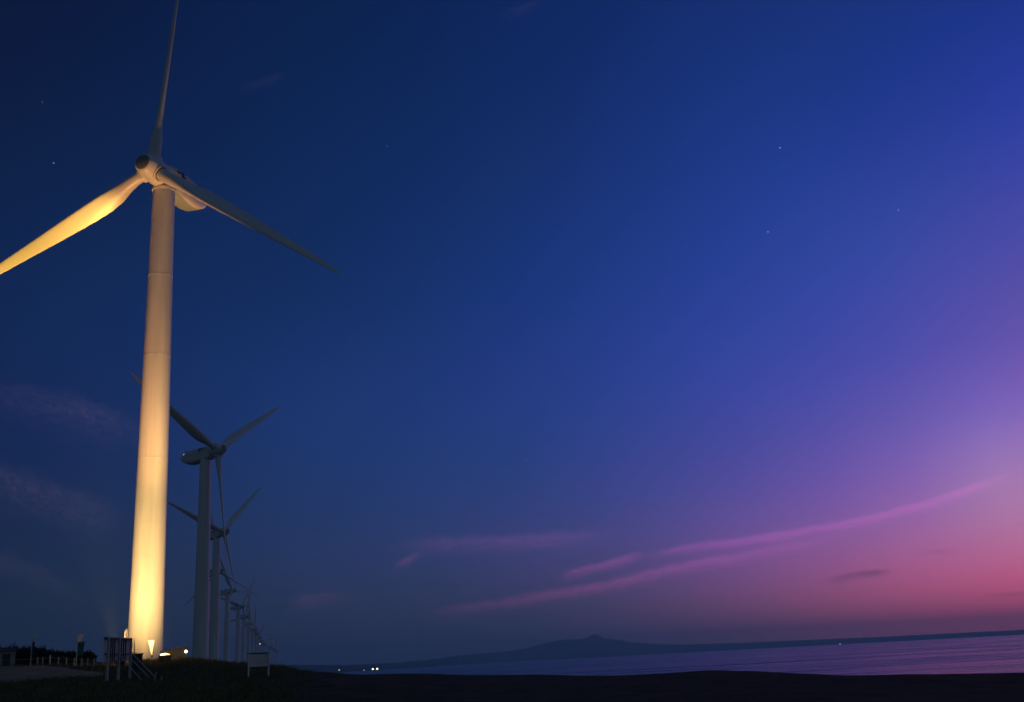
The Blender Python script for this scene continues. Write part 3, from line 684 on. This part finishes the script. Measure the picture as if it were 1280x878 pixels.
wall_lamp('wall_lamp', 'small amber lamp high above the blazing floodlight', MX @ Vector((-1.3, -.56, .82)), .09, M['bulbs'], 10, (1, .6, .25))
wall_lamp('wall_lamp', 'small amber lamp at ground level right of the blazing floodlight', MX @ Vector((-.95, -.85, .30)), .12, M['bulbs'], 10, (1, .6, .25))

# ------------------------------------------------------------------ pennant, signs, cabinet, flags, fence
p = at(188.3, 826, 122); pz = ground_z(p.x, p.y)
t = thing('pennant', 'bright white triangular pennant on thin stick before the lit tower', 'pennant', (p.x, p.y, pz), -math.atan2(p.x, p.y))
topz = at(188.3, 800.5, 122).z - pz
MB().tube((.12, 0, -.3), (.12, 0, topz + .1), .02, n=8).build('pole', M['dark'], t)
pf = MB(); tv = [(-.34, 0), (.30, 0), (.23, -.5), (.15, -1.0), (.12, -1.5), (.02, -1.35), (-.12, -.85), (-.25, -.35)]
pf.loft([[Vector((x, -.05 + .05 * math.sin(x * 9) + dy, topz + z)) for x, z in tv] for dy in (-.012, .012)], smooth=False)
pf.build('cloth', M['cloth'], t)
MB().lathe([(-.14, .02), (-.08, .09), (.08, .09), (.14, .02)], 12, off=(.12, -.02, topz - 1.62)).build('weight', M['black'], t)

# big billboard seen from behind
p0, p1 = at(129, 850, 89), at(158, 852, 93)
p0.z = ground_z(p0.x, p0.y); p1.z = ground_z(p1.x, p1.y)
bx = (p1 - p0); bx.z = 0; bw = bx.length; ang = math.atan2(bx.y, bx.x)
bb = thing('billboard', 'large slatted white billboard seen from behind, propped by diagonal braces', 'billboard', p0, ang)
tz = at(130, 797.5, 89).z - p0.z; mz = at(130, 826.5, 89).z - p0.z
MB().box((bw / 2, 0, (tz + mz) / 2), (bw + .5, .05, tz - mz)).build('panel', M['whitewood'], bb)
bt = MB()
for q in (.13, .22, .30, .38, .60, .68, .77, .86): bt.box((bw * q, -.065, (tz + mz) / 2), (.06, .08, tz - mz + .02))
bt.box((bw / 2, -.10, tz - .04), (bw + .56, .16, .14)); bt.box((bw / 2, -.15, mz + .5), (bw + .4, .09, .08))
bt.build('batten', M['dark'], bb)
for q, w_ in ((0.02, .2), (.49, .22), (1.0, .2)): MB().box((bw * q, -.23, tz / 2 - .25), (w_, .16, tz + .5)).build('post', M['weathered'], bb)
for q, zt, out in ((.52, mz + .25, 1), (.99, mz + .1, 1)):
    e0 = Vector((bw * q, -.35, zt))
    MB().beam(e0, Vector((bw * q + .75, -2.1, -.35)), .09, .09).build('brace', M['weathered'], bb)
MB().beam(Vector((bw * 1.0, -.35, mz + .55)), Vector((bw + 1.25, -2.3, -.3)), .09, .09).build('brace', M['weathered'], bb)

# dark cabinet behind it
p = at(169.5, 838, 101); cz = ground_z(p.x, p.y); ch = at(169.5, 818, 101).z - cz
cb = thing('cabinet', 'dark upright switch cabinet between the slatted billboard and lit tower', 'cabinet', (p.x, p.y, cz), -math.atan2(p.x, p.y) + .2)
MB().box((0, 0, ch / 2), (.95, .7, ch), bev=.02).build('body', M['dark'], cb)
MB().box((0, 0, ch + .03), (1.06, .82, .07), bev=.015).build('lid', M['steel'], cb)
for x in (-.23, .23): MB().box((x, -.365, ch / 2), (.40, .03, ch - .25), bev=.008).build('door', M['dark'], cb)
MB().box((.05, -.40, ch * .55), (.03, .04, .22)).build('handle', M['steel'], cb)

# white signboard on two legs
p0, p1 = at(310.5, 848, 96.4), at(335.5, 849, 97.7)
p0.z = ground_z(p0.x, p0.y); p1.z = ground_z(p1.x, p1.y)
bx = p1 - p0; bw = math.hypot(bx.x, bx.y)
sb = thing('signboard', 'blank pale signboard on two white legs in front of the far turbines', 'signboard', p0, math.atan2(bx.y, bx.x) + R(0))
zt = at(310.5, 817.5, 97).z - p0.z; zb = at(310.5, 835, 97).z - p0.z
MB().box((bw / 2, .07, (zt + zb) / 2), (bw + .12, .03, zt - zb), bev=.005).build('panel', M['board'], sb)
for zz in (zt, zb): MB().box((bw / 2, .07, zz), (bw + .16, .09, .10)).build('frame', M['dark'], sb)
for xx in (0, bw): MB().box((xx, 0, zt / 2 - .2), (.10, .10, zt + .4)).build('leg', M['whitewood'], sb)

# two marker stakes in the grass
for i, (x, y, ln_, lab) in enumerate([(191.5, 851, .2, 'leaning thin white marker stake in the grass, left one of two'), (201, 849, .06, 'thin short marker stake in the grass, right one of two')]):
    p = at(x, y, 86); z0 = ground_z(p.x, p.y)
    s_ = MB().beam((0, 0, -.2), (ln_, 0, .72 if i == 0 else .45), .05, .05).box((ln_ * 1.0, 0, .72 if i == 0 else .45), (.07, .07, .06))
    tag(s_.build('marker_stake', M['weathered'], None, (p.x, p.y, z0)), lab, 'stake', 'marker stakes in the grass')

# two banner flags on the left
for (x, yb, yt, wpx, lab, fold) in [(95, 833, 793, 7.5, 'teal and white banner on a pole, the wider right one behind the yard', .25), (38, 833, 793, 3.0, 'narrow teal banner on a pole, the left one behind the yard', 1.0)]:
    p = at(x, yb, 114); z0 = ground_z(p.x, p.y)
    hh_ = at(x, yt, 114).z - z0; s_ = 114 * 1.04 / FPX
    fl = thing('banner', lab, 'banner', (p.x, p.y, z0), -math.atan2(p.x, p.y), 'banners beside the hedge')
    MB().tube((0, 0, -.3), (0, 0, hh_), .03, .025, n=10).tube((0, 0, hh_ - .06), (wpx * s_, 0, hh_ - .06), .015, n=8).build('pole', M['whitewood'], fl)
    zt1, zm, zb1 = hh_ - .08, hh_ - 8 * s_, hh_ - 22 * s_
    def cloth(z_a, z_b, w0, w1, ph):
        rings = []
        for k in range(7):
            t_ = k / 6; z = z_a + (z_b - z_a) * t_; w_ = w0 + (w1 - w0) * t_
            fr_ = [Vector((w_ * q, .07 * math.sin(q * 8 + ph + t_ * 3) * fold + .02, z - .15 * q * t_)) for q in np.linspace(0.0, 1, 9)]
            rings.append(fr_ + [v + Vector((0, .012, 0)) for v in fr_[::-1]])
        return MB().loft(rings, smooth=True)
    cloth(zt1, zm, wpx * s_ * .8, wpx * s_ * .5, 0).build('upper_cloth', M['cloth'], fl)
    cloth(zm - .01, zb1, wpx * s_, wpx * s_ * .8, 1.2).build('lower_cloth', M['teal'], fl)

# low post fence along the far side of the yard
fp = [(-30, 831.5), (-12, 831.5), (46.5, 832), (53, 832.3), (62, 832.5), (72.5, 833), (82.5, 833.5), (92.5, 834.5), (101.5, 835), (109, 836), (117, 837)]
q0 = at(60, 832, 115.8)
fn = thing('fence', 'low fence of pale stakes with a rope in front of the dark hedge', 'fence', (q0.x, q0.y, 0))
rope = MB(); last = None
for i, (x, y) in enumerate(fp):
    d = 117.0 - max(0, (x - 62)) * .10
    p = at(x, y, d); z0 = ground_z(p.x, p.y); hgt = .72 if i != 4 else .85
    l = Vector((p.x - q0.x, p.y - q0.y, z0))
    MB().tube(l + Vector((0, 0, -.3)), l + Vector((0, 0, hgt)), .075, .065, n=10).tube(l + Vector((0, 0, hgt)), l + Vector((0, 0, hgt + .03)), .065, .03, n=10).build('post', M['weathered'] if i != 4 else M['whitewood'], fn)
    top = l + Vector((0, 0, hgt - .1))
    if last is not None:
        for k in range(4):
            f0, f1 = k / 4, (k + 1) / 4
            a_, b2 = last.lerp(top, f0), last.lerp(top, f1)
            rope.tube(a_ - Vector((0, 0, .25 * f0 * (1 - f0))), b2 - Vector((0, 0, .25 * f1 * (1 - f1))), .014, n=6, caps=False)
    last = top
rope.build('rope', M['weathered'], fn)

# grey hut at the left edge
p = at(3, 832, 119); z0 = ground_z(p.x, p.y)
ht = thing('hut', 'grey hut at the left end of the dark hedge', 'hut', (p.x, p.y, z0), -math.atan2(p.x, p.y) + .15)
MB().box((0, .9, .6), (2.2, 1.8, 1.5), bev=.02).build('wall', M['grey'], ht)
rf = MB(); rf.loft([[Vector((x, y, z)) for y, z in ((-.15, 1.36), (.9, 1.62), (1.95, 1.36), (1.95, 1.30), (-.15, 1.30))] for x in (-1.25, 1.25)], smooth=False)
rf.build('roof', M['roof'], ht)
MB().box((.3, -.02, .5), (.7, .05, 1.2)).build('door', M['dark'], ht)

# ------------------------------------------------------------------ hedge of low wind-bent pines, each a plant of its own
rng = random.Random(11)
def leaf_cloud(n, w, d, h, rng, leaf=.22):
    mb = MB()
    lobes = [(rng.uniform(-w * .38, w * .38), rng.uniform(-d * .3, d * .3), h * rng.uniform(.35, .78), rng.uniform(.35, .6)) for _ in range(8)]
    vs, fs = [], []
    for i in range(n):
        lx, ly, lz, lr = rng.choice(lobes)
        u = Vector((rng.gauss(0, 1), rng.gauss(0, 1), rng.gauss(0, 1))).normalized() * (rng.random() ** .4) * lr
        c = Vector((lx + u.x * w * .42, ly + u.y * d * .42, max(.1, lz + u.z * h * .42)))
        if rng.random() < .25: c.z = rng.uniform(.05, h * .4)
        dr = Vector((rng.gauss(0, .6), rng.gauss(0, .6), rng.gauss(.75, .5))).normalized(); L = leaf * rng.uniform(.7, 1.7)
        sd_ = dr.cross(Vector((rng.gauss(0, 1), rng.gauss(0, 1), rng.gauss(0, 1)))).normalized() * leaf * .28
        o = len(vs); vs += [c - sd_, c + sd_, c + dr * L]; fs.append((o, o + 1, o + 2))
    for i in range(10):      # leaders that stick out of the outline
        x, y = rng.uniform(-w * .45, w * .45), rng.uniform(-d * .3, d * .3); b_ = Vector((x, y, h * rng.uniform(.6, .85)))
        for k in range(10):
            c = b_ + Vector((rng.gauss(0, .04), rng.gauss(0, .04), h * .04 * k)); dr = Vector((rng.gauss(0, .7), rng.gauss(0, .7), .8)).normalized() * leaf * (1.3 - k * .09)
            sd_ = dr.cross(Vector((rng.gauss(0, 1), rng.gauss(0, 1), .2))).normalized() * leaf * .25
            o = len(vs); vs += [c - sd_, c + sd_, c + dr]; fs.append((o, o + 1, o + 2))
    return mb.add(vs, fs)
variants = [leaf_cloud(3000, 3.0, 2.4, 2.2, random.Random(20 + i)).mesh('crown', M['pine']) for i in range(4)]
stem = MB()
for i in range(5):
    a = i * 1.26; stem.tube((.1 * math.cos(a), .1 * math.sin(a), -.2), (.7 * math.cos(a), .5 * math.sin(a), 1.3), .05, .02, n=6)
stem_me = stem.mesh('stem', M['stem'])
topline = [(-120, 803), (-60, 805), (0, 808), (30, 810), (60, 812.5), (90, 815), (125, 818), (150, 822), (190, 828)]
hx = list(np.arange(-118, 122, 12))
for i, x in enumerate(hx):
    d = 121 + rng.uniform(-1, 1.5)
    p = at(x, 832, d); z0 = ground_z(p.x, p.y)
    ty = float(np.interp(x, [q[0] for q in topline], [q[1] for q in topline])) + rng.uniform(-.8, .8)
    hgt = at(x, ty, d).z - z0
    s_ = hgt / 2.15
    b_ = thing('pine_shrub', 'dark low pine shrub in the hedge row behind the gravel yard', 'shrub', (p.x, p.y, z0), rng.uniform(0, 6.28), 'dark shrubs in the hedge row')
    b_.scale = (.95, .95, s_)
    for nme, me_ in (('crown', variants[i % 4]), ('stem', stem_me)):
        o = bpy.data.objects.new(nme, me_); C.objects.link(o); o.parent = b_

# ------------------------------------------------------------------ dune grass (stuff): blades on the slope and tufts on the ridge
rg = np.random.default_rng(3)
gv_, gf_ = [], []
def tuft(x, y, n_, h, spread):
    for _ in range(n_):
        bx_, by_ = x + rg.normal(0, spread), y + rg.normal(0, spread); z = ground_z(bx_, by_) - .03
        a = rg.uniform(0, 6.283); L = h * rg.uniform(.5, 1.2); ln = rg.uniform(.1, .55) * L
        w = .018 + .012 * rg.random(); ca, sa = math.cos(a), math.sin(a)
        o = len(gv_)
        gv_.extend([(bx_ - sa * w, by_ + ca * w, z), (bx_ + sa * w, by_ - ca * w, z), (bx_ + ca * ln * .4 + sa * w * .7, by_ + sa * ln * .4 - ca * w * .7, z + L * .62), (bx_ + ca * ln * .4 - sa * w * .7, by_ + sa * ln * .4 + ca * w * .7, z + L * .62), (bx_ + ca * ln, by_ + sa * ln, z + L)])
        gf_.extend([(o, o + 1, o + 2, o + 3), (o + 3, o + 2, o + 4)])
def in_yard(x, r):
    if x > 128: return False
    n0, f0 = yard_edge(x); return n0 - .3 < r < f0 + .3
cnt = 0
while cnt < 7000:
    x = rg.uniform(-140, 425); r = rg.choice([rg.uniform(50, 100), rg.uniform(96, 136)])
    if in_yard(x, r): continue
    if x > 340 and rg.random() < (x - 340) / 75: continue
    a = R(az_of(x)); cnt += 1
    ridge = r > 105
    hgt = .5 if ridge and 180 < x < 390 else .28
    clump = .5 + .5 * math.sin(r * .9 + x * .13) * math.sin(x * .21 - r * .33)
    tuft(r * math.sin(a), r * math.cos(a), 7, hgt * (.6 + .7 * clump) * min(1, max(.3, (425 - x) / 85)), .16)
me = bpy.data.meshes.new('dune_grass'); me.from_pydata(gv_, [], gf_); me.materials.append(M['grass'])
go = bpy.data.objects.new('dune_grass', me); C.objects.link(go); kind(go, 'stuff')
tag(go, 'dark dune grass growing on the slope round the turbine foot', 'grass')

# ------------------------------------------------------------------ lit houses on the far shore
HS = [(424, 837.6, 2600, 1.0, (1, .85, .7), 'faint far house light, leftmost on the far shore', 3),
      (455, 838, 2700, .8, (1, .85, .8), 'dim far house just left of the bright yellow pair', 2),
      (466, 836.5, 2650, 1.5, (1, .93, .55), 'far house with bright yellow window, left of the close pair', 8),
      (471.5, 836.3, 2650, 1.5, (1, .93, .6), 'far house with bright yellow window, right of the close pair', 9),
      (540, 834.8, 3600, 1.0, (.75, .85, 1), 'faint bluish far house between the yellow pair and white light', 1.2),
      (562.5, 835.6, 3000, 1.5, (1, .96, .9), 'far house with single white light left of the mountain', 6),
      (692, 829.6, 4200, 1.0, (.7, .8, 1), 'faint bluish far house light below the mountain', 1.5),
      (921, 814.2, 6000, 1.6, (.8, .9, 1), 'far house with pale light right of the mountain', 4),
      (1050, 805, 6200, 1.3, (1, .85, .9), 'far shore house, left of the two dim ones under the cape', 1.4),
      (1075, 804.6, 6200, 1.3, (1, .85, .9), 'far shore house, right of the two dim ones under the cape', 1.4)]
for (x, y, d, s_, col, lab, st) in HS:
    p = at(x, y, d); k = d / 2700
    h_ = thing('lit_house', lab, 'house', (p.x, p.y, p.z - 3.0 * k), -math.atan2(p.x, p.y), 'lit houses on the far shore')
    bot = min(-6.0, SEA - 1 - (p.z - 3 * k))
    MB().box((0, 6 * k, 1.6 * k), (9 * k, 8 * k, 6.2 * k)).build('wall', M['wallw'], h_)
    MB().loft([[Vector((x_, y_, z_)) for y_, z_ in ((1.2 * k, 4.7 * k), (6 * k, 7.6 * k), (10.8 * k, 4.7 * k), (10.8 * k, 4.5 * k), (1.2 * k, 4.5 * k))] for x_ in (-5 * k, 5 * k)], smooth=False).build('roof', M['roof'], h_)
    MB().box((0, 1.95 * k, 3.0 * k), (2.6 * k * s_, .12 * k, 2.0 * k * s_)).build('window', emit('lit_window', col, st * .38), h_)
    mnd = MB().lathe([(bot, 60 * k), (-4 * k, 34 * k), (-1.6 * k, 16 * k), (-1.5 * k, .1)], 20, off=(0, 8 * k, 0)); mnd.build('plot', hmat, h_)
